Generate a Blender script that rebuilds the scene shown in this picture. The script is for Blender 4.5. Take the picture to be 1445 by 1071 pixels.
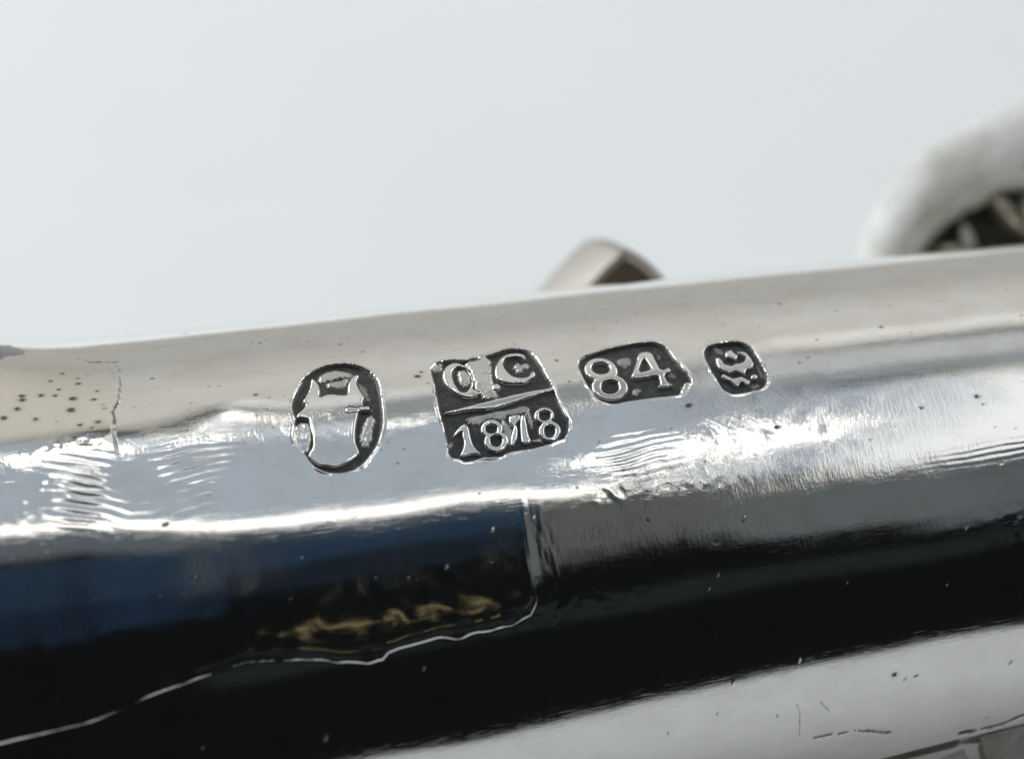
import bpy, bmesh, math, random
import numpy as np
from mathutils import Matrix, Vector

# ------------------------------------------------------------------ set-up
for o in list(bpy.data.objects):
    bpy.data.objects.remove(o, do_unlink=True)
scene = bpy.context.scene
COL = scene.collection
MM = 0.001                      # everything below is measured in millimetres
R0 = 11.243                     # nominal tube radius

# ------------------------------------------------------------------ camera
cam_data = bpy.data.cameras.new('camera')
cam = bpy.data.objects.new('camera', cam_data)
COL.objects.link(cam)
cx, cy, cz = (0.97611215, -0.20831043, -0.06174004), (0.15681135, 0.47877138, 0.86382184), (-0.15038373, -0.85286853, 0.5)
cpos = (-14.02363915, -90.75896464, 62.48717808)
cam.matrix_world = Matrix(((cx[0], cy[0], cz[0], cpos[0] * MM), (cx[1], cy[1], cz[1], cpos[1] * MM),
                           (cx[2], cy[2], cz[2], cpos[2] * MM), (0, 0, 0, 1)))
cam_data.sensor_width = 36
cam_data.lens = 106.875
cam_data.clip_start = 0.005
cam_data.clip_end = 20
cam_data.dof.use_dof = True
cam_data.dof.focus_distance = 102.5 * MM
cam_data.dof.aperture_fstop = 40
scene.camera = cam

# ------------------------------------------------------------------ world and lamps
world = bpy.data.worlds.new('World')
scene.world = world
world.use_nodes = True
world.node_tree.nodes['Background'].inputs[0].default_value = (0.9, 1.0, 1.05, 1)
world.node_tree.nodes['Background'].inputs[1].default_value = 0.006

def lamp(name, loc, target, sx, sy, radiance, color, spin=0.0):
    """rectangular area lamp; radiance is what a mirror would show of it"""
    d = bpy.data.lights.new(name, 'AREA')
    d.shape = 'RECTANGLE'
    d.size, d.size_y = sx * MM, sy * MM
    d.energy = radiance * math.pi * sx * sy * MM * MM
    d.color = color
    o = bpy.data.objects.new(name, d)
    COL.objects.link(o)
    z = (Vector(loc) - Vector(target)).normalized()
    q = z.to_track_quat('Z', 'Y')
    o.matrix_world = Matrix.Translation(Vector(loc) * MM) @ q.to_matrix().to_4x4() @ Matrix.Rotation(math.radians(spin), 4, 'Z')
    return o

def down_lamp(name, x, y, z, sx, sy, radiance, color, spin):
    d = lamp(name, (x, y, z), (x, y, z - 1), sx, sy, radiance, color)
    d.matrix_world = Matrix.Translation(Vector((x, y, z)) * MM) @ Matrix.Rotation(math.radians(spin), 4, 'Z')
    return d

down_lamp('ceiling_panel_lamp', 59.7, -9.5, 200, 290, 88, 0.45, (0.83, 0.94, 1.09), -40)
down_lamp('ceiling_panel_lamp', 92, 62, 201, 165, 58, 0.30, (0.92, 0.98, 1.03), -27)
down_lamp('ceiling_panel_lamp', 150, 84, 202, 150, 90, 0.22, (0.97, 0.99, 1.0), -14)
down_lamp('ceiling_warm_lamp', 140, -20, 201, 90, 190, 0.58, (1.0, 0.97, 0.9), 0)
down_lamp('front_tube_lamp', 16, -38, 199, 150, 2.2, 8, (1.0, 0.985, 0.95), -40)
for x, y, sx, sy, p in ((24, 86, 5, 3, 12), (40, 57, 5, 3, 15), (4, 66, 7, 6, 38), (64, -30, 6, 6, 38), (76, -44, 6, 5, 34)):
    down_lamp('added_glint_lamp', x, y, 198, sx, sy, p, (1.0, 0.96, 0.86), -35)  # small added lamps, placed to raise glints on ripples and scuffs
# added lamps imitate the dim room's reflection: faint grey and blue patches
for nm, x, y, sx, sy, spin, p, col in (
        ('front_grey_stand_in', 7, -46, 52, 34, -42, .11, (0.84, 0.97, 1.12)),
        ('front_bar_stand_in', 25.5, -92, 4.5, 106, 4, .085, (0.98, 1.02, 1.02)),
        ('front_grey_stand_in', 40, -65, 50, 18, -52, .095, (0.80, 0.96, 1.15)),
        ('front_grey_stand_in', 64, -128, 11, 118, 8, .095, (1.0, 1.04, 1.0)),
        ('front_grey_stand_in', 84, -152, 26, 124, 10, .100, (0.95, 1.02, 1.05)),
        ('front_grey_stand_in', 118, -180, 42, 130, 12, .112, (0.90, 1.02, 1.10)),
        ('front_grey_stand_in', 165, -215, 50, 140, 14, .100, (0.88, 1.02, 1.12)),
        ('front_blue_stand_in', 10, -100, 30, 62, 3, .034, (0.36, 0.80, 1.55)),
        ('front_blue_stand_in', 11, -130, 30, 110, 3, .022, (0.28, 0.75, 1.65)),
        ('front_blue_stand_in', 41, -92, 30, 46, 12, .034, (0.30, 0.78, 1.60)),
        ('front_blue_stand_in', 44, -112, 32, 86, 12, .011, (0.35, 0.80, 1.45)),
        ('front_far_stand_in', 150, -420, 190, 130, 14, .012, (0.8, 1.05, 1.05))):
    down_lamp(nm, x, y, 202, sx, sy, p, col, spin)
lamp('rear_wall_stand_in', (60, 290, 132), (60, 190, 32), 1100, 408, 0.42, (1.0, 0.995, 0.965))  # added area lamps stand in for the pale wall mirrored in the silver
for k, (y, wd) in enumerate(((220, 176), (212, 150), (203, 122), (194, 96))):
    lamp('rear_wall_stand_in', (60, y + 2 * k, 425 - y + 2 * k), (60, y - 100, 325 - y), 900, wd, 0.04, (1.0, 0.99, 0.93))
lamp('left_fill_lamp', (-270, 300, 220), (0, 60, 0), 420, 420, 4.0, (0.94, 0.98, 1.0))  # added fill to brighten the table, kept out of the tube's reflection
lamp('right_fill_lamp', (480, 150, 300), (0, 40, 0), 360, 360, 1.8, (1.0, 0.99, 0.96))  # added fill from the right to lighten the boss rim

def line_lamp(name, a, b, width, radiance, color):
    """thin dim strip between two points, facing the silver"""
    a, b = Vector(a), Vector(b)
    o = lamp(name, (a + b) / 2, (0, 0, 0), (b - a).length, width, radiance, color)
    z = ((a + b) / 2).normalized()
    x = (b - a).normalized()
    x = (x - z * x.dot(z)).normalized()
    y = z.cross(x)
    c = (a + b) / 2 * MM
    o.matrix_world = Matrix(((x.x, y.x, z.x, c.x), (x.y, y.y, z.y, c.y), (x.z, y.z, z.z, c.z), (0, 0, 0, 1)))
line_lamp('amber_glint_strip', (4.8, -56, 43.1), (10.9, -57, 40.8), .45, 0.75, (1.0, 0.82, 0.42))  # added unseen strip, there only for the gold streak mirrored in the tube

scene.view_settings.view_transform = 'Standard'
scene.view_settings.look = 'None'
scene.view_settings.exposure = 0
scene.view_settings.gamma = 1
scene.view_settings.use_curve_mapping = False
scene.cycles.max_bounces = 8
scene.cycles.glossy_bounces = 6
scene.cycles.diffuse_bounces = 3
scene.cycles.caustics_reflective = True
scene.cycles.sample_clamp_indirect = 4.0
scene.cycles.blur_glossy = 0.3
scene.cycles.use_denoising = True

# ------------------------------------------------------------------ small helpers
def link(name, me, parent=None, label=None):
    o = bpy.data.objects.new(name, me)
    COL.objects.link(o)
    if parent is not None:
        o.parent = parent
    if label:
        o['label'] = label
    return o

def sstep(a, b, x):
    t = np.clip((x - a) / (b - a), 0, 1)
    return t * t * (3 - 2 * t)

def taps(x, spacing, off):
    t = (x - x.min()) / spacing + off
    k = np.floor(t).astype(int)
    f = t - k
    w = ((1 - f) ** 3 / 6, (3 * f ** 3 - 6 * f ** 2 + 4) / 6, (-3 * f ** 3 + 3 * f ** 2 + 3 * f + 1) / 6, f ** 3 / 6)
    return k, w

def field(u, v, su, sv, seed):
    """smooth random field (cubic B-spline noise) on the tensor grid u x v"""
    rng = np.random.default_rng(seed)
    ku, wu = taps(u, su, 0.37)
    kv, wv = taps(v, sv, 0.61)
    c = rng.standard_normal((ku.max() + 4, kv.max() + 4))
    c = sum(w[:, None] * c[ku + j] for j, w in enumerate(wu))
    return sum(w[None, :] * c[:, kv + j] for j, w in enumerate(wv))

def smooth_poly(p, n=1):
    p = np.array(p, float)
    for _ in range(n):
        q = np.roll(p, -1, 0)
        p = np.stack([p * .8 + q * .2, p * .2 + q * .8], 1).reshape(-1, 2)
    return p

def sdf(poly, X, Y):
    """signed distance to a polygon, negative inside"""
    d = np.full(X.shape, 1e9, np.float32)
    s = np.zeros(X.shape, bool)
    n = len(poly)
    for i in range(n):
        ax, ay = poly[i]
        bx, by = poly[(i + 1) % n]
        ex, ey = bx - ax, by - ay
        t = np.clip(((X - ax) * ex + (Y - ay) * ey) / max(ex * ex + ey * ey, 1e-12), 0, 1)
        d = np.minimum(d, (X - ax - t * ex) ** 2 + (Y - ay - t * ey) ** 2)
        c = ((ay > Y) != (by > Y)) & (X < (bx - ax) * (Y - ay) / (by - ay if by != ay else 1e-9) + ax)
        s ^= c
    d = np.sqrt(d)
    return np.where(s, -d, d)

def line_dist(pts, X, Y):
    d = np.full(X.shape, 1e9, np.float32)
    for (ax, ay), (bx, by) in zip(pts[:-1], pts[1:]):
        ex, ey = bx - ax, by - ay
        t = np.clip(((X - ax) * ex + (Y - ay) * ey) / max(ex * ex + ey * ey, 1e-12), 0, 1)
        d = np.minimum(d, (X - ax - t * ex) ** 2 + (Y - ay - t * ey) ** 2)
    return np.sqrt(d)

def window(idx, lo, hi):
    a, b = np.searchsorted(idx, lo), np.searchsorted(idx, hi)
    return slice(max(a, 0), b)

# ---- hallmarks, cracks and pits on the unrolled tube: (u along the axis, v round it) in mm
STAMPS = {
 'oval': dict(outline=[(-4.628,16.852),(-4.114,16.9),(-3.671,16.772),(-3.335,16.519),(-3.106,16.153),(-2.963,15.786),(-2.953,15.395),(-3.015,14.852),(-3.063,14.282),(-3.136,13.799),(-3.287,13.35),(-3.504,12.877),(-3.809,12.485),(-4.161,12.158),(-4.564,11.987),(-5.02,11.965),(-5.413,12.048),(-5.702,12.256),(-5.889,12.568),(-5.965,12.821),(-6.09,13.036),(-6.236,13.359),(-6.254,13.721),(-6.15,14.075),(-6.031,14.328),(-6.066,14.671),(-6.057,14.96),(-5.927,15.359),(-5.733,15.767),(-5.443,16.249),(-5.09,16.608)],
  glyphs=[('figure',[[(-5.168,16.266),(-5.057,16.176),(-4.96,15.888),(-4.964,15.628),(-5.061,15.238),(-4.85,15.324),(-4.597,15.341),(-4.324,15.231),(-4.118,15.213),(-4.007,15.713),(-3.873,15.988),(-3.742,16.135),(-3.604,16.199),(-3.518,16.092),(-3.661,15.881),(-3.676,15.524),(-3.613,15.23),(-3.565,14.977),(-3.681,14.759),(-3.647,14.608),(-3.77,14.4),(-3.891,14.307),(-4.013,13.996),(-4.162,13.542),(-4.236,13.093),(-4.194,12.837),(-4.168,12.589),(-4.485,12.398),(-4.839,12.263),(-5.096,12.209),(-5.362,12.321),(-5.601,12.358),(-5.841,12.609),(-5.898,12.81),(-5.664,13.118),(-5.592,13.512),(-5.618,13.935),(-5.601,14.257),(-5.808,14.374),(-6.011,14.391),(-5.94,14.565),(-5.74,14.76),(-5.576,14.936),(-5.667,15.13),(-5.451,15.461),(-5.286,15.816)]],[]),
   ('bar',[[(-4.279,14.57),(-4.147,14.606),(-3.916,14.509),(-3.738,14.566),(-3.505,14.584),(-3.458,14.461),(-3.545,14.334),(-3.775,14.372),(-3.942,14.372),(-4.194,14.358),(-4.31,14.405)]],[])],
  worn=[([(-6.160,14.066),(-5.916,14.227),(-5.631,14.207),(-5.585,13.823),(-5.638,13.442),(-5.833,13.095),(-6.008,12.925),(-6.121,13.091),(-6.240,13.385),(-6.263,13.671)],1.0),
   ([(-4.881,16.352),(-4.677,16.563),(-4.245,16.625),(-3.856,16.439),(-3.703,16.232),(-3.864,16.158),(-4.288,16.134),(-4.724,16.045),(-4.886,16.076)],0.8),
   ([(-4.735,15.98),(-4.346,16.043),(-3.91,16.132),(-4.036,15.784),(-4.345,15.58),(-4.536,15.679),(-4.699,15.709)],0.7),
   ([(-3.842,13.807),(-3.609,14.149),(-3.438,14.176),(-3.429,13.901),(-3.549,13.495),(-3.687,13.107),(-3.909,12.817),(-4.045,12.863),(-4.049,13.266),(-3.931,13.557)],0.75),
   ([(-6.163,13.655),(-5.897,13.874),(-5.637,13.832),(-5.71,13.428),(-5.913,13.108),(-6.103,13.187),(-6.199,13.455)],0.95),
   ([(-3.667,15.849),(-3.487,15.684),(-3.416,15.164),(-3.402,14.8),(-3.512,14.878),(-3.608,15.26)],0.35)]),
 'maker': dict(outline=[(-1.117,16.01),(-0.801,16.35),(-0.548,16.372),(-0.173,16.384),(0.18,16.28),(0.441,16.336),(0.997,16.407),(1.274,16.535),(1.593,16.658),(1.85,16.682),(2.171,16.617),(2.453,16.374),(2.617,15.986),(2.676,15.504),(2.726,14.988),(2.8,14.496),(2.824,14.147),(2.845,13.7),(2.894,13.371),(2.961,12.945),(3.005,12.685),(2.889,12.357),(2.687,12.099),(2.388,12.05),(2.12,11.95),(1.654,11.881),(1.121,11.871),(0.712,11.865),(0.442,11.745),(0.039,11.762),(-0.113,11.809),(-0.407,11.762),(-0.818,11.735),(-0.947,11.892),(-1.177,11.951),(-1.287,12.108),(-1.24,12.622),(-1.229,13.162),(-1.225,13.674),(-1.239,13.996),(-1.191,14.428),(-1.155,15.002),(-1.126,15.552)],
  glyphs=[('divider',[[(-1.123,13.869),(-0.467,13.976),(0.381,14.109),(1.234,14.245),(2.085,14.357),(2.854,14.37),(2.85,14.227),(2.023,14.085),(1.145,13.845),(0.545,13.729),(-0.297,13.814),(-0.922,13.756)]],[]),
   ('letter',[[(-0.738,15.739),(-0.593,16.046),(-0.327,16.237),(-0.048,16.183),(0.144,15.907),(0.224,15.499),(0.215,15.064),(0.114,14.782),(0.243,14.613),(0.336,14.569),(0.201,14.419),(-0.097,14.368),(-0.399,14.493),(-0.624,14.791),(-0.771,15.176),(-0.789,15.491)]],[[(-0.374,15.804),(-0.171,15.987),(-0.018,15.924),(0.117,15.779),(0.191,15.441),(0.135,15.078),(-0.025,14.806),(-0.163,14.642),(-0.347,14.744),(-0.433,15.117),(-0.438,15.491)]]),
   ('dot',[[(1.07,14.705),(1.052,14.657),(1.021,14.617),(0.98,14.588),(0.933,14.573),(0.885,14.573),(0.84,14.589),(0.803,14.618),(0.777,14.659),(0.765,14.707),(0.768,14.757),(0.786,14.805),(0.817,14.846),(0.859,14.876),(0.906,14.892),(0.954,14.892),(0.999,14.876),(1.036,14.845),(1.062,14.804),(1.074,14.756)]],[]),
   ('letter',[[(2.242,15.989),(2.241,16.271),(2.001,16.413),(1.668,16.42),(1.375,16.225),(1.13,15.857),(0.995,15.423),(1.009,15.107),(1.21,14.889),(1.516,14.776),(1.881,14.743),(2.153,14.845),(2.366,15.052),(2.393,15.266),(2.3,15.315),(2.186,15.177),(2.073,15.042),(1.82,15.025),(1.567,15.194),(1.434,15.536),(1.404,15.873),(1.494,16.097),(1.703,16.197),(1.951,16.185),(2.089,16.053),(2.147,15.938)]],[]),
   ('numeral',[[(-0.995,12.826),(-0.826,13.047),(-0.578,13.259),(-0.435,13.262),(-0.373,13.075),(-0.394,12.78),(-0.395,12.393),(-0.287,12.139),(-0.193,12.007),(-0.247,11.945),(-0.478,12.005),(-0.727,11.974),(-0.928,11.982),(-0.856,12.134),(-0.739,12.304),(-0.671,12.532),(-0.68,12.776),(-0.64,12.967),(-0.778,12.89),(-0.965,12.773)]],[]),
   ('numeral',[[(0.742,12.847),(0.696,12.725),(0.619,12.623),(0.517,12.548),(0.4,12.509),(0.28,12.508),(0.169,12.545),(0.076,12.618),(0.013,12.719),(-0.017,12.839),(-0.008,12.967),(0.037,13.09),(0.115,13.196),(0.218,13.274),(0.335,13.317),(0.456,13.318),(0.567,13.279),(0.659,13.203),(0.722,13.098),(0.751,12.975)],[(0.819,12.321),(0.77,12.192),(0.686,12.082),(0.574,12.003),(0.445,11.961),(0.313,11.96),(0.19,12.001),(0.088,12.079),(0.016,12.187),(-0.017,12.315),(-0.009,12.452),(0.04,12.583),(0.125,12.696),(0.238,12.779),(0.367,12.824),(0.5,12.826),(0.624,12.783),(0.725,12.702),(0.796,12.59),(0.828,12.458)]],[[(0.536,12.88),(0.516,12.829),(0.48,12.786),(0.432,12.756),(0.376,12.74),(0.318,12.741),(0.264,12.758),(0.219,12.79),(0.187,12.833),(0.171,12.884),(0.173,12.938),(0.193,12.988),(0.229,13.032),(0.278,13.063),(0.334,13.079),(0.392,13.078),(0.446,13.061),(0.491,13.029),(0.523,12.985),(0.539,12.933)],[(0.592,12.381),(0.568,12.317),(0.53,12.261),(0.479,12.221),(0.422,12.199),(0.364,12.197),(0.31,12.216),(0.266,12.254),(0.236,12.307),(0.223,12.371),(0.229,12.438),(0.252,12.503),(0.291,12.559),(0.341,12.601),(0.398,12.624),(0.457,12.626),(0.511,12.606),(0.554,12.567),(0.584,12.513),(0.597,12.449)]]),
   ('numeral',[[(1.446,13.345),(1.604,13.319),(1.576,12.914),(1.54,12.474),(1.577,12.178),(1.502,12.118),(1.22,12.139),(1.263,12.517),(1.338,12.952)],[(1.018,13.362),(1.289,13.38),(1.456,13.353),(1.394,13.146),(1.239,12.968),(1.098,12.79),(0.993,13.058)],[(1.107,12.888),(1.239,12.968),(1.223,12.671),(1.083,12.256),(0.932,12.089),(0.835,12.152),(0.944,12.519)]],[]),
   ('numeral',[[(2.58,13.119),(2.538,13.01),(2.465,12.918),(2.37,12.852),(2.262,12.817),(2.15,12.817),(2.046,12.852),(1.96,12.918),(1.9,13.009),(1.873,13.118),(1.881,13.233),(1.924,13.343),(1.996,13.438),(2.092,13.508),(2.202,13.545),(2.314,13.546),(2.418,13.509),(2.504,13.44),(2.563,13.346),(2.589,13.235)],[(2.657,12.443),(2.609,12.315),(2.528,12.206),(2.422,12.127),(2.301,12.085),(2.178,12.083),(2.064,12.122),(1.97,12.198),(1.906,12.304),(1.877,12.431),(1.888,12.565),(1.936,12.695),(2.018,12.807),(2.125,12.891),(2.246,12.936),(2.37,12.938),(2.485,12.898),(2.578,12.818),(2.641,12.708),(2.669,12.579)]],[[(2.427,13.134),(2.405,13.075),(2.367,13.026),(2.318,12.99),(2.262,12.97),(2.205,12.97),(2.152,12.988),(2.108,13.023),(2.078,13.072),(2.065,13.13),(2.07,13.192),(2.092,13.251),(2.13,13.301),(2.179,13.338),(2.235,13.358),(2.293,13.359),(2.346,13.34),(2.389,13.304),(2.419,13.254),(2.432,13.195)],[(2.441,12.468),(2.417,12.399),(2.378,12.34),(2.329,12.296),(2.275,12.271),(2.22,12.269),(2.169,12.288),(2.129,12.328),(2.103,12.383),(2.092,12.45),(2.1,12.522),(2.124,12.591),(2.163,12.651),(2.212,12.696),(2.267,12.721),(2.322,12.724),(2.372,12.705),(2.412,12.664),(2.439,12.607),(2.448,12.539)]])],
  worn=[([(0.086,16.228),(0.521,16.32),(0.99,16.372),(0.95,15.891),(0.876,15.255),(0.852,14.952),(0.884,14.533),(0.904,14.244),(0.325,14.23),(0.316,14.572),(0.154,14.775),(0.24,15.182),(0.224,15.693)],0.95),
   ([(-0.148,15.895),(0.084,15.818),(0.191,15.441),(0.096,15.085),(-0.14,14.945),(-0.25,15.207),(-0.254,15.586)],0.8),
   ([(1.812,15.932),(1.98,15.935),(1.984,15.765),(2.22,15.89),(2.264,15.713),(2.209,15.557),(2.021,15.559),(1.967,15.407),(1.82,15.306),(1.768,15.54),(1.722,15.713)],0.7),
   ([(-0.396,13.539),(0.28,13.639),(0.822,13.683),(1.117,13.715),(1.787,13.767),(1.797,13.445),(1.772,12.782),(1.672,12.699),(1.65,13.156),(1.587,13.426),(1.049,13.409),(0.858,13.284),(0.7,13.31),(0.394,13.411),(0.064,13.207),(-0.302,13.215)],0.6),
   ([(0.818,13.291),(0.973,13.061),(1.078,12.793),(0.936,12.52),(0.835,12.057),(0.757,12.259),(0.699,12.558),(0.704,12.953)],0.65),
   ([(1.577,12.274),(1.873,12.314),(2.032,12.106),(1.94,12.063),(1.591,12.152)],0.8),
   ([(-1.097,16.006),(-0.805,16.33),(-0.585,16.394),(-0.626,16.19),(-0.839,15.957),(-0.984,15.851)],0.7),
   ([(-1.181,12.709),(-1.044,12.591),(-1.102,12.408),(-1.23,12.381)],0.5)]),
 'fineness': dict(outline=[(3.885,15.284),(4.073,15.711),(5.114,15.999),(6.158,16.15),(6.68,16.099),(6.939,15.947),(7.152,15.613),(7.278,14.942),(7.435,14.396),(7.56,13.962),(7.547,13.725),(7.22,13.314),(6.967,13.242),(6.038,13.281),(5.16,13.276),(4.621,13.215),(4.216,13.468),(4.07,13.836),(3.954,14.332),(3.899,14.843)],
  glyphs=[('numeral',[[(5.163,14.68),(5.071,14.517),(4.936,14.395),(4.77,14.325),(4.59,14.314),(4.412,14.361),(4.255,14.463),(4.134,14.611),(4.06,14.792),(4.043,14.99),(4.082,15.186),(4.176,15.361),(4.314,15.497),(4.483,15.576),(4.665,15.591),(4.843,15.539),(4.998,15.426),(5.117,15.265),(5.187,15.073),(5.203,14.872)],[(5.334,13.861),(5.247,13.687),(5.109,13.55),(4.934,13.461),(4.737,13.429),(4.539,13.455),(4.358,13.537),(4.212,13.668),(4.116,13.837),(4.079,14.029),(4.106,14.224),(4.193,14.406),(4.334,14.554),(4.512,14.653),(4.711,14.691),(4.91,14.663),(5.09,14.573),(5.234,14.431),(5.327,14.252),(5.362,14.055)]],[[(4.914,14.927),(4.874,14.845),(4.81,14.78),(4.729,14.739),(4.639,14.725),(4.547,14.739),(4.464,14.779),(4.397,14.843),(4.353,14.924),(4.336,15.015),(4.349,15.107),(4.389,15.191),(4.453,15.258),(4.535,15.302),(4.626,15.318),(4.717,15.304),(4.8,15.261),(4.867,15.194),(4.91,15.11),(4.926,15.018)],[(5.021,14.007),(4.984,13.913),(4.922,13.833),(4.843,13.776),(4.752,13.746),(4.66,13.746),(4.575,13.775),(4.506,13.832),(4.459,13.911),(4.439,14.004),(4.448,14.103),(4.485,14.199),(4.547,14.281),(4.628,14.341),(4.719,14.373),(4.811,14.374),(4.896,14.343),(4.965,14.283),(5.011,14.202),(5.031,14.106)]]),
   ('numeral',[[(6.075,15.575),(6.385,15.631),(6.585,15.48),(6.599,15.064),(6.643,14.533),(6.971,14.664),(6.99,14.389),(6.705,14.313),(6.73,13.942),(6.895,13.779),(6.822,13.72),(6.382,13.723),(6.306,13.775),(6.457,13.908),(6.473,14.328),(5.687,14.24),(5.546,14.429),(5.673,14.66),(5.899,15.1)]],[[(6.219,15.296),(6.295,14.985),(6.338,14.638),(5.839,14.572)]])],
  worn=[([(5.342,15.476),(5.759,15.492),(5.673,15.141),(5.441,14.917),(5.278,15.212)],0.5),
   ([(5.361,13.622),(5.546,13.903),(5.809,13.78),(5.511,13.52)],0.6),
   ([(6.709,15.504),(6.856,15.383),(6.773,15.168),(6.699,15.227)],0.4),
   ([(6.889,14.575),(7.111,14.285),(7.005,14.097),(6.808,14.254)],0.35),
   ([(7.371,13.914),(7.557,13.763),(7.22,13.314),(6.976,13.278),(7.181,13.629)],0.9)]),
 'eagle': dict(outline=[(8.306,15.17),(8.443,15.391),(8.65,15.496),(8.892,15.56),(9.18,15.543),(9.564,15.544),(9.804,15.426),(9.976,15.144),(10.052,14.923),(10.103,14.61),(10.135,14.311),(10.161,13.99),(10.182,13.648),(10.153,13.414),(10.019,13.201),(9.803,13.064),(9.461,13.034),(9.111,12.978),(8.844,12.979),(8.648,13.083),(8.476,13.283),(8.42,13.585),(8.374,13.924),(8.315,14.213),(8.29,14.634),(8.279,14.935)],
  glyphs=[('emblem',[[(8.648,14.802),(8.793,14.843),(8.837,14.669),(8.873,14.466),(9.025,14.36),(9.132,14.341),(9.221,14.422),(9.443,14.415),(9.601,14.501),(9.686,14.651),(9.578,14.838),(9.454,14.962),(9.626,15.017),(9.776,14.904),(9.858,14.621),(9.879,14.323),(9.79,14.116),(9.638,14.048),(9.581,14.089),(9.425,13.837),(9.355,13.911),(9.171,14.066),(8.934,14.013),(8.743,14.139),(8.632,14.316),(8.611,14.577)],[(9.085,15.098),(9.326,15.158),(9.334,15.018),(9.454,14.792),(9.309,14.586),(9.184,14.707),(9.003,14.789),(9.029,14.97)],[(8.609,13.884),(8.712,14.02),(8.866,13.841),(8.993,13.728),(9.18,13.757),(9.316,13.765),(9.542,13.516),(9.483,13.378),(9.344,13.357),(9.256,13.534),(9.068,13.33),(8.99,13.372),(8.87,13.599),(8.7,13.717)],[(9.848,13.659),(9.815,13.597),(9.76,13.557),(9.696,13.55),(9.642,13.577),(9.611,13.632),(9.612,13.699),(9.645,13.762),(9.701,13.803),(9.765,13.81),(9.819,13.783),(9.85,13.727)]],[])],
  worn=[([(8.632,15.428),(8.929,15.444),(9.008,15.146),(8.887,15.03),(8.708,15.201)],0.35),
   ([(9.976,14.306),(10.051,14.166),(10.088,13.634),(10.024,13.645),(9.973,13.96)],0.5),
   ([(8.931,14.685),(9.061,14.498),(9.002,14.444),(8.928,14.587)],0.3),
   ([(9.511,13.315),(9.806,13.413),(9.812,13.265),(9.561,13.161)],0.4)]),
}
CRACKS = [([(-12.817,19.237),(-12.584,19.105),(-12.367,18.799),(-11.965,18.693),(-11.482,18.685)],0.0484,1),
 ([(-11.611,18.602),(-11.462,18.129),(-11.53,17.017),(-11.736,16.061)],0.0264,0.7),
 ([(-11.736,16.061),(-11.927,15.66),(-11.947,15.318),(-11.957,15.052)],0.044,0.9),
 ([(9.578,-0.319),(10.139,-0.314),(11.034,-0.37),(12.403,-0.796)],0.033,0.8),
 ([(14.962,-1.694),(15.619,-1.722),(16.666,-1.652),(17.314,-1.489)],0.0484,0.95),
 ([(9.039,1.33),(9.149,0.956),(9.071,-0.084)],0.0176,0.3),
 ([(9.918,1.205),(10.156,0.764)],0.0176,0.4)]
PITS = [(-14.206,16.840,0.088),(-14.812,16.919,0.088),(-13.568,17.088,0.060),(-13.742,16.750,0.066),(-13.155,16.478,0.088),(-12.487,16.314,0.060),(-12.344,16.761,0.055),(-14.829,16.720,0.088),(-15.032,16.295,0.088),(-14.505,15.695,0.077),(-13.265,15.899,0.088),(-12.907,17.299,0.066),(-13.387,18.066,0.077),(-13.805,17.627,0.066),(-12.191,15.814,0.055),(-12.482,15.174,0.088),(-12.720,14.952,0.060),(-13.071,15.142,0.066),(-15.511,15.909,0.066),(-12.239,16.005,0.044),(-12.547,17.825,0.044),(-12.896,17.663,0.044),(-6.485,19.644,0.044),(-6.291,19.216,0.044),(-6.760,19.014,0.044),(-6.523,18.947,0.055),(-8.155,19.973,0.055),(-7.203,18.817,0.033),(-7.150,15.636,0.055),(-6.724,15.452,0.044),(-8.273,16.298,0.035),(-8.629,16.326,0.026),(-4.865,18.623,0.066),(-4.729,18.710,0.044),(-3.830,18.129,0.048),(-3.521,18.514,0.044),(-3.177,17.457,0.044),(-1.311,15.253,0.044),(-1.454,15.886,0.066),(-1.593,15.678,0.066),(-1.334,15.257,0.044),(14.812,15.408,0.053),(3.249,15.686,0.044),(15.441,14.562,0.033),(6.639,18.089,0.044),(6.872,15.738,0.033),(-2.702,12.561,0.033),(-3.019,12.055,0.035),(7.200,12.757,0.088),(-10.897,10.997,0.060),(4.774,8.716,0.066),(6.968,7.633,0.066),(9.943,11.417,0.066),(15.115,11.409,0.055),(15.049,11.450,0.033),(17.163,11.562,0.066),(17.297,11.202,0.033),(12.534,1.678,0.066),(13.317,1.434,0.044),(11.808,14.263,0.044),(9.374,16.571,0.044),(9.633,15.631,0.035),(1.223,16.192,0.044),(-0.118,16.900,0.035),(4.071,13.682,0.029),(4.066,17.735,0.035),(-9.645,18.858,0.044),(-8.895,21.121,0.044),(-10.430,17.228,0.044),(-3.050,20.131,0.044),(-1.788,18.611,0.033),(13.525,16.675,0.044),(11.716,17.614,0.048),(5.810,17.602,0.035),(0.830,18.542,0.035)]

# ------------------------------------------------------------------ materials
def nodes(name):
    m = bpy.data.materials.new(name)
    m.use_nodes = True
    return m, m.node_tree, m.node_tree.nodes['Principled BSDF']

def N(nt, kind, **kw):
    n = nt.nodes.new(kind)
    for k, v in kw.items():
        setattr(n, k, v)
    return n

def math_node(nt, op, a, b=None):
    n = N(nt, 'ShaderNodeMath', operation=op)
    for i, x in enumerate((a, b)):
        if x is None:
            continue
        if isinstance(x, (int, float)):
            n.inputs[i].default_value = x
        else:
            nt.links.new(x, n.inputs[i])
    return n.outputs[0]

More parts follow.
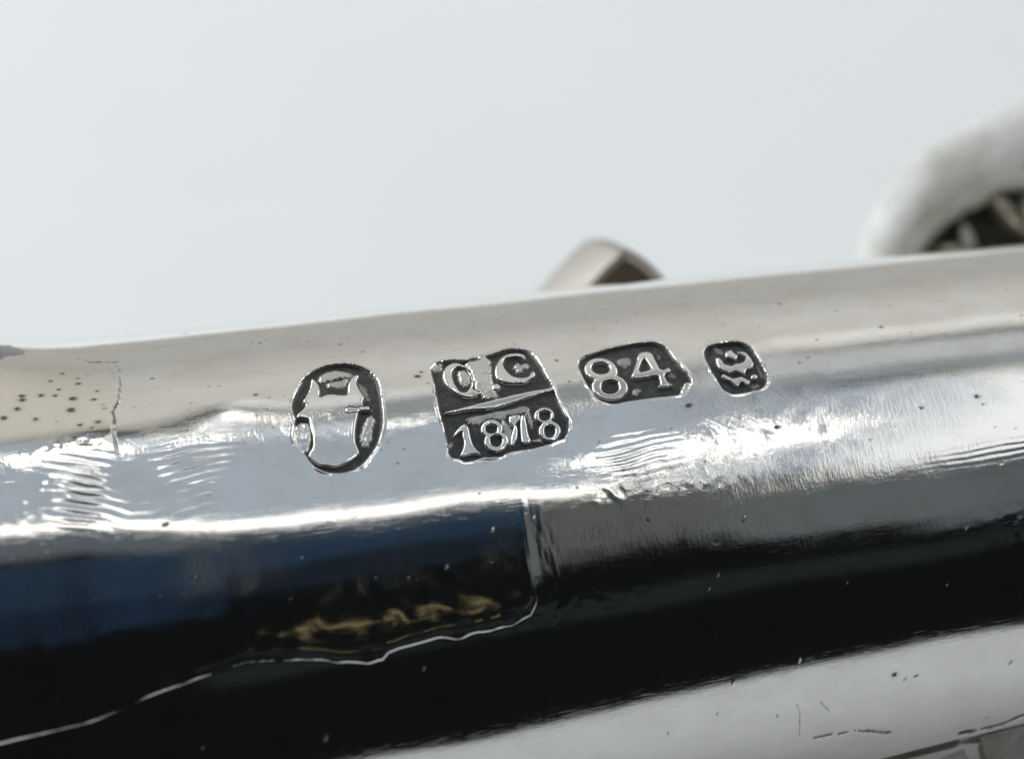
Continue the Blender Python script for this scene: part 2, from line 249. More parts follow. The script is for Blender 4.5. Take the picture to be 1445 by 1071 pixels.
def tex_noise(nt, vec, scale, detail=3, rough=0.55, stretch=(1, 1, 1), distortion=0.0, rot=0.0):
    mp = N(nt, 'ShaderNodeMapping')
    mp.inputs['Scale'].default_value = stretch
    mp.inputs['Rotation'].default_value = (0, 0, rot)
    nt.links.new(vec, mp.inputs['Vector'])
    t = N(nt, 'ShaderNodeTexNoise')
    t.inputs['Scale'].default_value = scale
    t.inputs['Detail'].default_value = detail
    t.inputs['Roughness'].default_value = rough
    t.inputs['Distortion'].default_value = distortion
    nt.links.new(mp.outputs[0], t.inputs['Vector'])
    return t.outputs['Fac']

def silver_material(name, base=(0.90, 0.89, 0.86), rough=0.056, use_uv=True, metal=1.0):
    m, nt, b = nodes(name)
    if use_uv:
        vec = N(nt, 'ShaderNodeUVMap', uv_map='mm').outputs[0]
    else:
        tc = N(nt, 'ShaderNodeTexCoord')
        mp = N(nt, 'ShaderNodeMapping')
        mp.inputs['Scale'].default_value = (1000, 1000, 1000)
        nt.links.new(tc.outputs['Object'], mp.inputs['Vector'])
        vec = mp.outputs[0]
    tar = N(nt, 'ShaderNodeAttribute', attribute_name='tarnish').outputs['Fac']
    scuff = N(nt, 'ShaderNodeAttribute', attribute_name='scuff').outputs['Fac']
    grain = tex_noise(nt, vec, 14, 5, 0.7)
    # oxide colour: blue-grey to brown-black
    oxide = N(nt, 'ShaderNodeMix', data_type='RGBA')
    oxide.inputs['A'].default_value = (0.015, 0.017, 0.020, 1)
    oxide.inputs['B'].default_value = (0.030, 0.031, 0.030, 1)
    nt.links.new(grain, oxide.inputs['Factor'])
    # polished silver with a faint warm haze of tarnish
    haze = tex_noise(nt, vec, 0.55, 6, 0.6, (1, 1.6, 1), 0.4)
    hz = N(nt, 'ShaderNodeMapRange')
    hz.inputs['From Min'].default_value = 0.42
    hz.inputs['From Max'].default_value = 0.75
    nt.links.new(haze, hz.inputs['Value'])
    sil = N(nt, 'ShaderNodeMix', data_type='RGBA')
    sil.inputs['A'].default_value = (*base, 1)
    sil.inputs['B'].default_value = (base[0] * .90, base[1] * .89, base[2] * .86, 1)
    nt.links.new(hz.outputs[0], sil.inputs['Factor'])
    yel = N(nt, 'ShaderNodeMix', data_type='RGBA')
    yel.inputs['B'].default_value = (base[0] * .93, base[1] * .87, base[2] * .72, 1)
    nt.links.new(N(nt, 'ShaderNodeAttribute', attribute_name='patina').outputs['Fac'], yel.inputs['Factor'])
    nt.links.new(sil.outputs['Result'], yel.inputs['A'])
    mix = N(nt, 'ShaderNodeMix', data_type='RGBA')
    nt.links.new(tar, mix.inputs['Factor'])
    nt.links.new(yel.outputs['Result'], mix.inputs['A'])
    nt.links.new(oxide.outputs['Result'], mix.inputs['B'])
    dusty = N(nt, 'ShaderNodeAttribute', attribute_name='dust').outputs['Fac']
    mix2 = N(nt, 'ShaderNodeMix', data_type='RGBA')
    mix2.inputs['B'].default_value = (0.42, 0.42, 0.39, 1)
    nt.links.new(dusty, mix2.inputs['Factor'])
    nt.links.new(mix.outputs['Result'], mix2.inputs['A'])
    nt.links.new(mix2.outputs['Result'], b.inputs['Base Color'])
    matte = math_node(nt, 'MAXIMUM', tar, dusty)
    met = N(nt, 'ShaderNodeMapRange')
    met.inputs['To Min'].default_value = metal
    met.inputs['To Max'].default_value = 0.0
    nt.links.new(matte, met.inputs['Value'])
    nt.links.new(met.outputs[0], b.inputs['Metallic'])
    # roughness: base + patchy polish + scuff + tarnish
    r = math_node(nt, 'MULTIPLY_ADD', haze, 0.07)
    r.node.inputs[2].default_value = rough - 0.035
    r = math_node(nt, 'ADD', r, math_node(nt, 'MULTIPLY', scuff, 0.02))
    r = math_node(nt, 'ADD', r, math_node(nt, 'MULTIPLY', tar, 0.32))
    nt.links.new(r, b.inputs['Roughness'])
    # relief (height in mm): fine grain, polishing lines and scuffed streaks
    streak = tex_noise(nt, vec, 1.0, 3, 0.6, (8.5, 1.3, 1), 0.3, math.radians(-4))
    streak2 = tex_noise(nt, vec, 1.0, 2, 0.6, (17, 4, 1), 0.6, math.radians(6))
    lumps = tex_noise(nt, vec, 5.5, 4, 0.6)
    lines = tex_noise(nt, vec, 1.0, 4, 0.7, (1.2, 26, 1), 0.15, math.radians(1.5))
    hairs = None
    for ang, st_, thr in ((24, (1.0, 34, 1), .60), (-38, (.8, 30, 1), .61), (78, (.9, 36, 1), .60), (-72, (.7, 28, 1), .62)):
        hn = tex_noise(nt, vec, 1.0, 1, 0.5, st_, 0.1, math.radians(ang))
        mr = N(nt, 'ShaderNodeMapRange')
        mr.inputs['From Min'].default_value = thr
        mr.inputs['From Max'].default_value = thr + .10
        nt.links.new(hn, mr.inputs['Value'])
        hairs = mr.outputs[0] if hairs is None else math_node(nt, 'ADD', hairs, mr.outputs[0])
    h = math_node(nt, 'MULTIPLY', grain, 0.0005)
    h = math_node(nt, 'ADD', h, math_node(nt, 'MULTIPLY', hairs, -0.00016))
    h = math_node(nt, 'ADD', h, math_node(nt, 'MULTIPLY', lines, 0.0005))
    sc = math_node(nt, 'ADD', math_node(nt, 'MULTIPLY', streak, 0.0075), math_node(nt, 'MULTIPLY', streak2, 0.0045))
    sc = math_node(nt, 'ADD', sc, math_node(nt, 'MULTIPLY', lumps, 0.007))
    h = math_node(nt, 'ADD', h, math_node(nt, 'MULTIPLY', sc, math_node(nt, 'ADD', scuff, 0.085)))
    bp = N(nt, 'ShaderNodeBump')
    bp.inputs['Strength'].default_value = 1.0
    bp.inputs['Distance'].default_value = MM
    nt.links.new(h, bp.inputs['Height'])
    nt.links.new(bp.outputs[0], b.inputs['Normal'])
    return m

SILVER = silver_material('polished_silver')

def satin_material():
    m, nt, b = nodes('satin_silver')
    tc = N(nt, 'ShaderNodeTexCoord')
    n1 = tex_noise(nt, tc.outputs['Object'], 420, 6, 0.65, (1, 1, 1), 0.6)
    n2 = tex_noise(nt, tc.outputs['Object'], 1500, 4, 0.6)
    cr = N(nt, 'ShaderNodeValToRGB')
    e = cr.color_ramp.elements
    e[0].position, e[0].color = .30, (0.42, 0.40, 0.34, 1)
    e[1].position, e[1].color = .58, (0.78, 0.78, 0.76, 1)
    nt.links.new(n1, cr.inputs[0])
    nt.links.new(cr.outputs[0], b.inputs['Base Color'])
    b.inputs['Metallic'].default_value = .12
    b.inputs['Roughness'].default_value = .7
    bp = N(nt, 'ShaderNodeBump')
    bp.inputs['Strength'].default_value = .8
    bp.inputs['Distance'].default_value = .25 * MM
    nt.links.new(math_node(nt, 'ADD', n1, math_node(nt, 'MULTIPLY', n2, .35)), bp.inputs['Height'])
    nt.links.new(bp.outputs[0], b.inputs['Normal'])
    return m
SATIN = satin_material()
DIRTY = silver_material('dirty_leaf_silver', (0.36, 0.34, 0.27), 0.50, use_uv=False)

def paper_material():
    m, nt, b = nodes('white_table_top')
    tc = N(nt, 'ShaderNodeTexCoord')
    n = tex_noise(nt, tc.outputs['Object'], 60, 5, 0.6)
    mix = N(nt, 'ShaderNodeMix', data_type='RGBA')
    mix.inputs['A'].default_value = (0.79, 0.82, 0.835, 1)
    mix.inputs['B'].default_value = (0.84, 0.86, 0.865, 1)
    nt.links.new(n, mix.inputs['Factor'])
    nt.links.new(mix.outputs['Result'], b.inputs['Base Color'])
    b.inputs['Roughness'].default_value = 0.6
    b.inputs['Specular IOR Level'].default_value = 0.3
    return m
PAPER = paper_material()

# ------------------------------------------------------------------ table
TABLE_Z = -12.6
def table():
    bm = bmesh.new()
    x0, x1, y0, y1 = -420, 420, -88, 420
    vs = [bm.verts.new((x * MM, y * MM, z * MM)) for z in (TABLE_Z - 12, TABLE_Z) for x, y in ((x0, y0), (x1, y0), (x1, y1), (x0, y1))]
    bm.faces.new(vs[4:8]); bm.faces.new(vs[3::-1])
    for i in range(4):
        bm.faces.new((vs[i], vs[(i + 1) % 4], vs[4 + (i + 1) % 4], vs[4 + i]))
    bmesh.ops.bevel(bm, geom=[e for e in bm.edges], offset=1.5 * MM, segments=3, affect='EDGES')
    me = bpy.data.meshes.new('table_top')
    bm.to_mesh(me); bm.free()
    me.materials.append(PAPER)
    o = link('table_top', me)
    o['kind'] = 'structure'
    o['label'] = 'plain white table surface under and behind the silver'
    o['category'] = 'table'
    return o
table()

# ------------------------------------------------------------------ the silver handle
root = bpy.data.objects.new('silver_handle', None)
root.empty_display_size = 0.01
root.location = (0, 0, TABLE_Z * MM)
COL.objects.link(root)
root['label'] = 'polished old silver tubular handle with four stamped hallmarks on white table'
root['category'] = 'silver handle'
LIFT = Matrix.Translation((0, 0, -TABLE_Z * MM))

def put(o):
    o.parent = root
    o.matrix_parent_inverse = Matrix.Identity(4)
    o.matrix_local = LIFT
    return o

# grid on the tube: u along the axis, v = angle * R0 round it (0 faces front, up is positive)
def seg(a, b, step):
    return np.linspace(a, b, max(2, int(round((b - a) / step)) + 1))[:-1]
U = np.concatenate([seg(-46, -19, 1.2), seg(-19, -6.9, .07), seg(-6.9, 11.6, .0195), seg(11.6, 21, .07), np.linspace(21, 34, 14)])
deg = R0 * math.pi / 180
V = np.concatenate([seg(-160, -24, 4), seg(-24, 22, .34), seg(22, 52, .17), seg(52, 89, .115), seg(89, 112, .3), np.linspace(112, 196, 22)]) * deg
UU, VV = np.meshgrid(U, V, indexing='ij')
h = np.zeros_like(UU)
tarnish = np.zeros_like(UU)
scuff = np.zeros_like(UU)
dust = np.zeros_like(UU)
patina = np.zeros_like(UU)

# dents and hand-finished waviness
h += field(U, V, 5.0, 4.2, 3) * .045
h += field(U, V, 2.0, 2.4, 5) * .018
h += field(U, V, .55, 2.2, 6) * .0009
h += field(U, V, .9, 1.1, 8) * .0011
# flare at the left end, where the tube meets the next section
h += .80 * sstep(-12.0, -18.5, UU) ** 1.3 * sstep(15.5, 20.5, VV)
# a broad swelling left of the marks
h += .075 * np.exp(-((UU + 8.2) / 1.7) ** 2 - ((VV - 15.9) / 1.25) ** 2)
h += .030 * np.exp(-((UU - 6.0) / 2.2) ** 2 - ((VV - 8.3) / 1.3) ** 2)

def gauss(u0, v0, su, sv, p=2):
    return np.exp(-(np.abs((UU - u0) / su) ** p) - np.abs((VV - v0) / sv) ** p)

wob = field(U, V, 1.3, .9, 21)
wob2 = field(U, V, .35, .35, 22)
# file ripples left by the maker
for u0, v0, su, sv, lam, tilt, amp in ((-13.25, 12.75, 1.0, 1.15, .37, .38, .0105), (-9.55, 12.6, 1.1, 1.1, .33, -.06, .0150), (-11.4, 12.4, 2.6, 1.0, .35, .12, .0022),
                                       (5.0, 11.15, 1.25, .85, .27, -.03, .0050), (18.2, 9.3, 3.2, .45, .24, -.02, .0022)):
    h += amp * gauss(u0, v0, su, sv, 3) * np.sin(2 * np.pi * ((VV + tilt * UU) / lam + .55 * wob + .10 * wob2)) * np.clip(1.0 + .5 * wob, .45, 1.5)
# lumpy spots
lump = field(U, V, .16, .16, 31)
for u0, v0, su, sv, amp in ((3.95, 9.75, .8, .35, .007), (5.8, 10.9, 1.6, .7, .0036), (8.4, 11.0, 1.8, 1.0, .0030), (-14.9, 12.7, 1.0, .8, .010), (-13.4, 14.4, 1.3, .25, .010), (7.0, 9.7, 1.2, .25, .003),
                            (1.6, 6.4, 2.5, .35, .004), (-1.5, 6.2, 2.5, .3, .004), (18.2, 6.6, 1.4, 1.0, .006)):
    h += amp * gauss(u0, v0, su, sv) * lump
# scuffed patches drive the streaky relief of the material
for u0, v0, su, sv, a in ((8.6, 11.6, 2.4, 1.7, 1.25), (5.4, 10.7, 1.7, .9, 1.2), (12.2, 11.4, 2.2, 1.6, .45), (1.15, 7.6, .4, 1.4, .45), (-9.3, 9.3, .4, 1.0, .25),
                          (6.5, 8.0, 5, .9, .3), (-1.0, 13.6, 9, .5, .30), (14.5, 9.0, 5, .7, .35), (2.5, 12.6, 1.2, .7, .5), (-8.6, 14.0, 1.4, .35, .8), (-1.9, 13.6, 1.0, .3, .9), (-6.0, 14.0, .9, .3, .6), (-14, 13.6, 1.3, .6, .7), (2.0, 13.1, 1.4, .35, .7)):
    scuff += a * gauss(u0, v0, su, sv)
scuff = np.clip(scuff * np.clip(.85 + .75 * wob2, .15, 1.8), 0, 1.5)

# overlapping sheet whose edge shows near the left end
seam = [(-12.10, 19.0), (-11.72, 18.25), (-11.70, 17.2), (-11.86, 16.2), (-12.05, 15.0)]
su_ = np.interp(VV, [p[1] for p in seam[::-1]], [p[0] for p in seam[::-1]])
on = sstep(.03, -.03, UU - su_) * sstep(19.15, 18.75, VV) * sstep(13.4, 15.0, VV)
h += .030 * on
patina += .38 * sstep(.12, -.10, UU - su_) * sstep(20.2, 18.2, VV) * sstep(13.6, 15.2, VV)
patina += np.clip(.04 + .14 * wob, 0, .3) * sstep(13.5, 15.5, VV)

# a ragged little step running along the front of the tube
edge = [(-19, 5.05), (-17.18, 5.228), (-15.82, 5.312), (-14.15, 5.410), (-12.59, 5.790), (-10.63, 6.112), (-9.14, 6.346), (-8.07, 6.233), (-6.65, 5.991), (-5.64, 5.705),
        (-4.71, 5.634), (-4.47, 5.842), (-3.89, 5.903), (-2.48, 5.959), (-1.30, 5.916), (-.40, 6.016), (.36, 6.238), (.62, 6.6), (.75, 7.2)]
ev = np.interp(U, [p[0] for p in edge], [p[1] for p in edge])[:, None] + .06 * wob2 * sstep(-9, -4, UU) + .02 * wob2 + .02 * wob
live = sstep(1.0, .5, UU)
h += .034 * live * np.clip(1.0 + .22 * wob + .2 * wob2, .78, 1.2) * sstep(-.05, .05, VV - ev) * sstep(3.2, .6, VV - ev)
h += .007 * live * np.exp(-((VV - ev - .30) / .05) ** 2)
# ragged end of the step
iu = window(U, .2, 2.4); iv = window(V, 5.6, 10.6)
rag = field(U, V, .10, .28, 77)
h[iu, iv] += .0055 * (np.exp(-((UU - 1.15) / .38) ** 2 - ((VV - 8.0) / 1.5) ** 2) * rag)[iu, iv]

# cracks with dirt in them
for pts, w, a in CRACKS:
    pts = np.array(pts)
    iu = window(U, pts[:, 0].min() - .4, pts[:, 0].max() + .4)
    iv = window(V, pts[:, 1].min() - .6, pts[:, 1].max() + .6)
    X, Y = UU[iu, iv], VV[iu, iv]
    d = line_dist(pts, X + .03 * wob2[iu, iv], Y + .05 * wob2[iu, iv])
    ww = w * (1.0 + .7 * lump[iu, iv])
    k = sstep(1.5, .5, d / np.maximum(ww, .01))
    tarnish[iu, iv] = np.maximum(tarnish[iu, iv], a * k)
    h[iu, iv] -= .02 * k
# pits
rng = random.Random(4)
pit_list = list(PITS)
for _ in range(150):
    pit_list.append((rng.uniform(-15, 20), rng.uniform(8, 20.5), rng.choice((.012, .018, .022, .03))))
for u0, v0, r in pit_list:
    iu = window(U, u0 - .5, u0 + .5)
    iv = window(V, v0 - .5, v0 + .5)
    X, Y = UU[iu, iv], VV[iu, iv]
    d = np.hypot((X - u0) / 1.25, Y - v0) + (.012 + .25 * r) * lump[iu, iv] + .2 * r * wob2[iu, iv]
    tarnish[iu, iv] = np.maximum(tarnish[iu, iv], .16 * sstep(3.2, .8, d / max(r, .02)) * min(1, r * 12))
    k = sstep(1.3, .7, d / max(r, .02)) * min(1, .35 + r * 9)
    kh = sstep(1.0, .2, d / max(r, .02))
    tarnish[iu, iv] = np.maximum(tarnish[iu, iv], np.minimum(.9, 1.05 * k))
    h[iu, iv] -= min(.16 * r, .02) * kh
# pale dust specks lying on the silver
for _ in range(26):
    u0, v0, r = rng.uniform(-14, 19), rng.uniform(-2, 9.5), rng.choice((.025, .03, .035, .045))
    iu = window(U, u0 - .4, u0 + .4)
    iv = window(V, v0 - .4, v0 + .4)
    X, Y = UU[iu, iv] - u0, VV[iu, iv] - v0
    k = sstep(1.4, .5, np.hypot(X * .8 - Y * .6, (X * .6 + Y * .8) / 2.2) / r)
    dust[iu, iv] = np.maximum(dust[iu, iv], .7 * k)
    h[iu, iv] += .012 * k
# old stain on the collar at the left edge
iu = window(U, -19, -14); iv = window(V, 18.6, 21.4)
d = sdf([(-18, 19.2), (-15.3, 19.2), (-14.7, 19.6), (-14.5, 20.2), (-15.0, 20.8), (-18, 20.8)], UU[iu, iv], VV[iu, iv]) + .10 * lump[iu, iv] + .12 * wob2[iu, iv]
tarnish[iu, iv] = np.maximum(tarnish[iu, iv], .74 * sstep(.05, -.05, d))

# hallmarks
nu, nv = len(U), len(V)
face_id = np.zeros((nu - 1, nv - 1), np.int32)
part_list = [None]                   # index -> (stamp, glyph name or None)
DEPTH = .135
fine = field(U, V, .045, .045, 41)
for key, st in STAMPS.items():
    out = smooth_poly(st['outline'], 1)
    iu = window(U, out[:, 0].min() - .6, out[:, 0].max() + .6)
    iv = window(V, out[:, 1].min() - .6, out[:, 1].max() + .6)
    X, Y = UU[iu, iv], VV[iu, iv]
    f, l2, w2 = fine[iu, iv], lump[iu, iv], wob2[iu, iv]
    d = sdf(out, X, Y) + .007 * l2 + .005 * f
    pit = sstep(.015, -.075 - .03 * np.clip(w2 + .3, 0, 1.5), d)
    hh = -DEPTH * pit + .0025 * f * pit + .006 * l2 * pit
    lip = np.exp(-((d - .035) / .045) ** 2) * (d > -.03)
    hh += .015 * lip * np.clip(.75 + .9 * w2, .1, 1.8)
    tt = sstep(.0 - .02 * np.clip(w2, 0, 1), -.05 - .02 * np.clip(w2, 0, 1), d) * np.clip(.985 + .03 * f + .03 * l2, .8, 1)
    # worn places where the ground has been rubbed bright
    worn = np.zeros_like(X)
    for poly, a in st['worn']:
        dw = sdf(smooth_poly(poly, 1), X, Y) + .030 * l2 + .030 * f
        worn = np.maximum(worn, a * sstep(.05, -.08, dw))
    worn = worn * sstep(.0, -.03, d)
    hh += DEPTH * .62 * worn + .0010 * worn * f + .0030 * worn * l2
    tt *= 1 - .87 * worn
    scuff[iu, iv] *= 1 - .92 * pit
    tt = np.maximum(tt, 0)
    base_id = len(part_list)
    part_list.append((key, None))
    cell = lambda a: .25 * (a[:-1, :-1] + a[1:, :-1] + a[:-1, 1:] + a[1:, 1:])
    sub = np.zeros((X.shape[0] - 1, X.shape[1] - 1), np.int32)
    sub[cell(d) < .004] = base_id
    for name, solids, holes in st['glyphs']:
        g = np.full(X.shape, 1e9)
        crisp = key == 'eagle'
        for p in solids:
            g = np.minimum(g, sdf(np.array(p) if crisp else smooth_poly(p, 1), X, Y))
        for p in holes:
            g = np.maximum(g, -sdf(smooth_poly(p, 1), X, Y))
        g = g + (.002 if crisp else .005) * l2 + .003 * f
        e = sstep(.008, -.016, g) if crisp else sstep(.016, -.038, g)
        crown = np.clip(-g / .12, 0, 1)
        top = -.026 + .020 * (1 - (1 - crown) ** 2) + .0010 * l2
        hh = hh * (1 - e) + np.maximum(top, hh) * e
        tt *= 1 - sstep(.012, -.022, g) * (.97 if key != 'eagle' else .95)
        # dirt line hugging the glyph
        sg = .034 if name == 'bar' else (.012 if crisp else .020)
        if name == 'bar':
            hh -= .03 * np.exp(-((g - .03) / .03) ** 2)
        tt = np.maximum(tt, .95 * np.exp(-((g - sg * 1.1) / sg) ** 2) * sstep(0, -.03, d) * (1 - .55 * worn))
        gid = len(part_list)
        part_list.append((key, name))
        sub[(cell(g) < .006) & (sub > 0)] = gid
    h[iu, iv] = h[iu, iv] * (1 - .3 * pit) + hh
    tarnish[iu, iv] = np.maximum(tarnish[iu, iv] * (1 - pit), tt)
    a, b = iu.start, iv.start
    face_id[a:a + sub.shape[0], b:b + sub.shape[1]] = sub

# points
rr = (11.2426888 - .0549053395 * UU - .0000850452 * UU * UU)
th = VV / R0
RR = rr + h
PX, PY, PZ = UU, -RR * np.cos(th), RR * np.sin(th)
pts = np.stack([PX, PY, PZ], -1).reshape(-1, 3) * MM
idx = np.arange(nu * nv).reshape(nu, nv)
quads = np.stack([idx[:-1, :-1], idx[1:, :-1], idx[1:, 1:], idx[:-1, 1:]], -1)

def extract(fmask, name, close=False):
    q = quads[fmask].reshape(-1, 4)
    used, inv = np.unique(q, return_inverse=True)
    inv = inv.reshape(-1, 4)
    co = pts[used]
    uv = np.stack([UU.ravel()[used], VV.ravel()[used]], -1)
    ta, sc, du, pa = tarnish.ravel()[used], scuff.ravel()[used], dust.ravel()[used], patina.ravel()[used]
    me = bpy.data.meshes.new(name)
    n = len(q)
    me.vertices.add(len(used)); me.loops.add(n * 4); me.polygons.add(n)
    me.vertices.foreach_set('co', co.astype(np.float32).ravel())
    me.loops.foreach_set('vertex_index', inv.astype(np.int32).ravel())
    me.polygons.foreach_set('loop_start', np.arange(0, n * 4, 4, dtype=np.int32))
    me.polygons.foreach_set('loop_total', np.full(n, 4, np.int32))
    me.polygons.foreach_set('use_smooth', np.ones(n, bool))
    me.update(calc_edges=True)
    layer = me.uv_layers.new(name='mm')
    layer.data.foreach_set('uv', uv[inv.ravel()].astype(np.float32).ravel())
    for nm, arr in (('tarnish', ta), ('scuff', sc), ('dust', du), ('patina', pa)):
        at = me.attributes.new(nm, 'FLOAT', 'POINT')
        at.data.foreach_set('value', arr.astype(np.float32))
    me.materials.append(SILVER)
    return me

tube = put(link('tube', extract(face_id == 0, 'tube'), label='long polished silver tube with dents, scuffs and pits'))
LABELS = {'oval': 'worn oval hallmark with a raised shield-like figure', 'maker': 'hallmark divided by a line, letters O C above 1878',
          'fineness': 'hallmark of the number 84 in a dark cut-corner field', 'eagle': 'small rounded hallmark with a tiny raised eagle'}
current = None
for i, p in enumerate(part_list):
    if p is None:
        continue
    key, nm = p
    me = extract(face_id == i, nm or 'hallmark')
    if nm is None:
        current = put(link('hallmark', me, label=LABELS[key]))
    else:
        g = link(nm, me)
        g.parent = current

# closed inside: end caps of the tube
def disc(name, u, r):
    bm = bmesh.new()
    bmesh.ops.create_circle(bm, cap_ends=True, segments=64, radius=r * MM)
    bmesh.ops.transform(bm, matrix=Matrix.Translation((u * MM, 0, 0)) @ Matrix.Rotation(math.pi / 2, 4, 'Y'), verts=bm.verts)
    me = bpy.data.meshes.new(name); bm.to_mesh(me); bm.free()
    me.materials.append(SATIN)
    return put(link(name, me))
disc('end_cap', -45.9, 14.2)
disc('end_cap', 33.9, 9.7)

# ------------------------------------------------------------------ chased boss behind the right end
def mesh_from(name, bm, mat, smooth=True):
    me = bpy.data.meshes.new(name)
    bm.normal_update()
    bm.to_mesh(me); bm.free()
    if smooth:
        me.polygons.foreach_set('use_smooth', np.ones(len(me.polygons), bool))
    me.materials.append(mat)
    return me

def oxide_material():
    m, nt, b = nodes('dark_chased_ground')
    tc = N(nt, 'ShaderNodeTexCoord')
    n = tex_noise(nt, tc.outputs['Object'], 900, 4, 0.6)
    mix = N(nt, 'ShaderNodeMix', data_type='RGBA')
    mix.inputs['A'].default_value = (0.022, 0.023, 0.020, 1)
    mix.inputs['B'].default_value = (0.16, 0.135, 0.07, 1)
    mr = N(nt, 'ShaderNodeMapRange'); mr.inputs['From Min'].default_value = .45; mr.inputs['From Max'].default_value = .8
    nt.links.new(n, mr.inputs['Value']); nt.links.new(mr.outputs[0], mix.inputs['Factor'])
    nt.links.new(mix.outputs['Result'], b.inputs['Base Color'])
    b.inputs['Metallic'].default_value = .5
    b.inputs['Roughness'].default_value = .5
    return m
OXIDE = oxide_material()

CX, CY, CZ = Vector(cx), Vector(cy), Vector(cz)
boss_c = Vector((26.8, 11.6, 2.0))
bz = (CZ + Vector((-.20, 0, .22))).normalized()           # the boss faces the viewer, a little up and left
bx = Vector((0, 0, 1)).cross(bz).normalized()
by = bz.cross(bx)
BM4 = Matrix(((bx.x, by.x, bz.x, boss_c.x * MM), (bx.y, by.y, bz.y, boss_c.y * MM), (bx.z, by.z, bz.z, boss_c.z * MM), (0, 0, 0, 1)))

def lathe(profile, n=96, wob=None):
    bm = bmesh.new()
    rings = []
    for r, z in profile:
        ring = []
        for k in range(n):
            a = 2 * math.pi * k / n
            rr_ = r * (1 + (wob(a, r, z) if wob else 0))
            ring.append(bm.verts.new((rr_ * math.cos(a) * MM, rr_ * math.sin(a) * MM, z * MM)))
        rings.append(ring)
    for a, b in zip(rings[:-1], rings[1:]):
        for k in range(n):
            bm.faces.new((a[k], a[(k + 1) % n], b[(k + 1) % n], b[k]))
    return bm, rings

prof = [(5.5, -3.4), (7.2, -2.6), (8.1, -1.7), (8.5, -.9), (8.45, -.25), (8.1, .25), (7.5, .65), (6.8, .9), (6.2, .95), (5.9, .8), (5.7, .3), (5.6, -.5)]
bm, _ = lathe(prof, 120, lambda a, r, z: .010 * math.sin(5 * a + 1) + .006 * math.sin(11 * a))
for v_ in bm.verts:
    r_ = math.hypot(v_.co.x, v_.co.y) / MM
    k_ = max(0, min(1, (7.6 - r_) / 2)) * (1 if v_.co.z > -1 * MM else 0)
    v_.co.x += -.7 * k_ * MM; v_.co.y += -.9 * k_ * MM
boss = link('boss', mesh_from('boss', bm, SATIN), label='blurred rounded silver boss with dark chased ornament behind the tube')
boss.parent = root
boss.matrix_parent_inverse = Matrix.Identity(4)
boss.matrix_local = LIFT @ BM4
rng_b = random.Random(5)
bm, rings = lathe([(5.7, -.35), (5.2, -.3), (4.7, -.4), (4.2, -.45), (3.5, -.5), (2.8, -.5), (1.6, -.4), (.3, -.3)], 64)
bmesh.ops.translate(bm, verts=bm.verts, vec=(-.7 * MM, -.9 * MM, 0))
bm.faces.new(rings[-1])
for v_ in bm.verts:
    v_.co.z += rng_b.uniform(-.45, .35) * MM
ground = link('chased_ground', mesh_from('chased_ground', bm, OXIDE)); ground.parent = boss
rng = random.Random(11)
def leaf_mesh(L, Wd, Hh):
    bm = bmesh.new()
    rows = 7
    grid = []
    for i in range(rows):
        t = i / (rows - 1)
        w = Wd * (math.sin(math.pi * min(1, .12 + .88 * t)) ** .7 + .12)
        row = []
        for j in range(5):
            s = (j - 2) / 2
            row.append(bm.verts.new((s * w * MM, t * L * MM, Hh * (1 - s * s) * (.5 + .5 * math.sin(math.pi * t)) * MM - (.25 * abs(s) ** 4) * MM)))
        grid.append(row)
    for a, b in zip(grid[:-1], grid[1:]):
        for j in range(4):
            bm.faces.new((a[j], a[j + 1], b[j + 1], b[j]))
    return mesh_from('leaf', bm, DIRTY)
leaf_me = leaf_mesh(2.0, .40, 1.0)
leaf_pale = leaf_me.copy()
leaf_pale.materials[0] = SATIN
for k in range(22):
    a = 2 * math.pi * k / 22 + rng.uniform(-.08, .08)
    lf = link('leaf', leaf_pale if k % 2 == 0 else leaf_me); lf.parent = boss
    s = rng.uniform(.6, 1.25)
    rb_ = rng.uniform(4.9, 5.7)
    lf.matrix_local = Matrix.Translation(((math.cos(a) * rb_ - .7) * MM, (math.sin(a) * rb_ - .9) * MM, -.35 * MM)) @ Matrix.Rotation(a + math.pi / 2 + rng.uniform(-.5, .5), 4, 'Z') @ Matrix.Rotation(rng.uniform(-.35, .2), 4, 'X') @ Matrix.Scale(s, 4)
for k in range(13):
    a = 2 * math.pi * k / 13 + rng.uniform(-.1, .1)
    lf = link('leaf', leaf_pale if k % 3 == 1 else leaf_me); lf.parent = boss
    lf.matrix_local = Matrix.Translation(((math.cos(a) * 3.0 - .7) * MM, (math.sin(a) * 3.0 - .9) * MM, -.5 * MM)) @ Matrix.Rotation(a + math.pi / 2, 4, 'Z') @ Matrix.Rotation(.15, 4, 'X') @ Matrix.Scale(.8, 4)

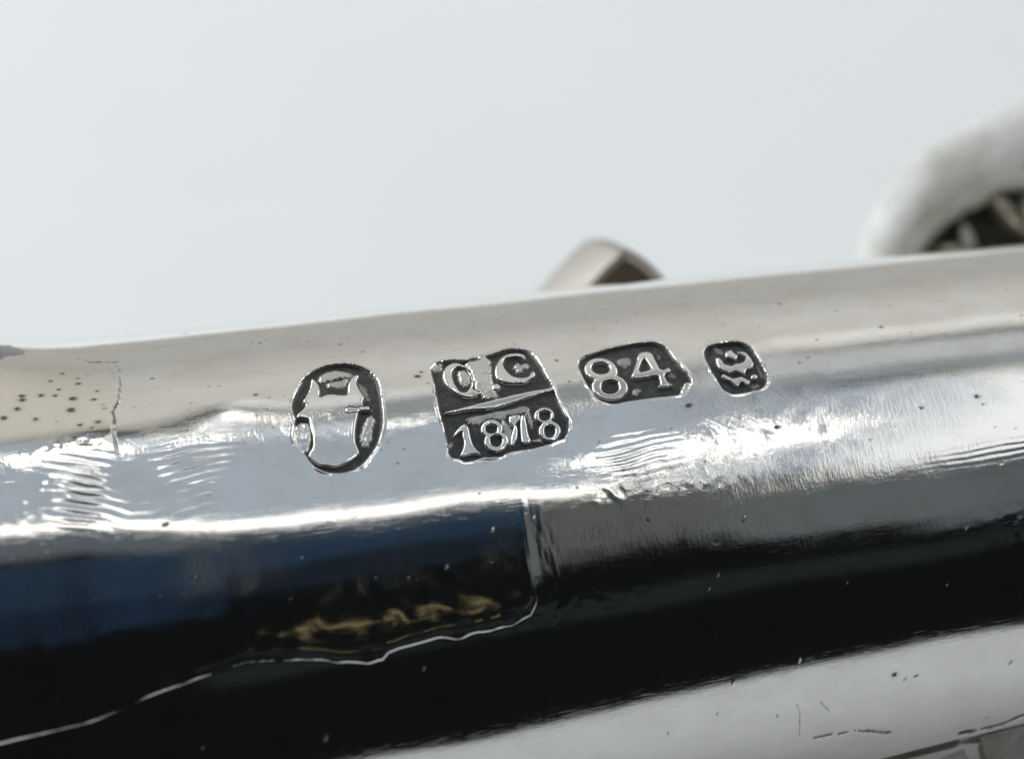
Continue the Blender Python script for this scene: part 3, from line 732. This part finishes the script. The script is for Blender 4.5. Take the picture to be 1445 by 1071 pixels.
# ------------------------------------------------------------------ folded tab behind the tube
def fold_tab():
    # arch in front, a second one further back and to the left; sheet .35 mm thick
    def arch(base_l, peak, base_r, n=18):
        L_, P_, R_ = Vector(base_l), Vector(peak), Vector(base_r)
        out = []
        for i in range(n + 1):
            t = i / n
            c = P_ * 2 - (L_ + R_) / 2
            q = L_ * (1 - t) ** 2 + c * (2 * t * (1 - t)) + R_ * t ** 2
            tri = L_.lerp(P_, t * 2) if t < .5 else P_.lerp(R_, t * 2 - 1)
            out.append(q.lerp(tri, .55))
        return out
    front = arch((5.3, 9.3, 5.2), (8.72, 10.5, 8.0), (10.5, 9.4, 5.8))
    back = arch((4.3, 13.0, 3.9), (8.0, 15.0, 6.3), (9.9, 14.2, 4.3))
    bm = bmesh.new()
    layers = []
    steps = 10
    inward = Vector((-.15, 0, -.38))
    for off in (Vector((0, 0, 0)), inward):
        rows = []
        for k in range(steps + 1):
            t = k / steps
            rows.append([bm.verts.new((a.lerp(b, t) + off + Vector((0, 0, .25 * math.sin(math.pi * t)))) * MM) for a, b in zip(front, back)])
        layers.append(rows)
    o, i_ = layers
    n = len(front)
    for k in range(steps):
        for j in range(n - 1):
            bm.faces.new((o[k][j], o[k + 1][j], o[k + 1][j + 1], o[k][j + 1]))
            bm.faces.new((i_[k][j], i_[k][j + 1], i_[k + 1][j + 1], i_[k + 1][j]))
    for j in range(n - 1):
        bm.faces.new((o[0][j], o[0][j + 1], i_[0][j + 1], i_[0][j]))
        bm.faces.new((o[-1][j], i_[-1][j], i_[-1][j + 1], o[-1][j + 1]))
    for k in range(steps):
        bm.faces.new((o[k][0], i_[k][0], i_[k + 1][0], o[k + 1][0]))
        bm.faces.new((o[k][-1], o[k + 1][-1], i_[k + 1][-1], i_[k][-1]))
    bmesh.ops.recalc_face_normals(bm, faces=bm.faces)
    wall = bmesh.new()
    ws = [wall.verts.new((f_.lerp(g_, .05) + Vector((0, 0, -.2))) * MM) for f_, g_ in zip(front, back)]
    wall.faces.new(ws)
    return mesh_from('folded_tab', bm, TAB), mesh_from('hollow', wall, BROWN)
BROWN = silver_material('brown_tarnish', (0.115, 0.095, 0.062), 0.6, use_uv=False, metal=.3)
TAB = silver_material('dull_tab_silver', (0.36, 0.335, 0.30), 0.5, use_uv=False, metal=.6)
tab_me, hollow_me = fold_tab()
tab = put(link('folded_tab', tab_me, label='small blurred folded metal tab rising behind the tube'))
link('hollow', hollow_me, label='dark brown hollow under the fold').parent = tab

# ------------------------------------------------------------------ flange plates below the tube at the lower right
def plate(corners, thick):
    bm = bmesh.new()
    top = [bm.verts.new(Vector(c) * MM) for c in corners]
    bot = [bm.verts.new((Vector(c) - Vector((0, 0, thick))) * MM) for c in corners]
    bm.faces.new(top); bm.faces.new(bot[::-1])
    n = len(top)
    for k in range(n):
        bm.faces.new((top[k], bot[k], bot[(k + 1) % n], top[(k + 1) % n]))
    bmesh.ops.recalc_face_normals(bm, faces=bm.faces)
    bmesh.ops.bevel(bm, geom=list(bm.edges), offset=.12 * MM, segments=2, affect='EDGES')
    return mesh_from('flange_plate', bm, FLANGE, smooth=False)
FLANGE = SATIN
put(link('flange_plate', plate([(11.0, -10.9, -2.7), (11.0, -12.6, -6.5), (15.45, -12.6, -6.2), (15.2, -10.35, -2.0)][::-1], .6), label='pale flat plate at the lower edge of the tube'))
put(link('flange_plate', plate([(15.6, -10.15, -1.75), (15.95, -12.6, -6.0), (26, -12.4, -6.0), (26, -9.5, -1.5)][::-1], .6), label='yellowish flat plate at the lower right corner'))
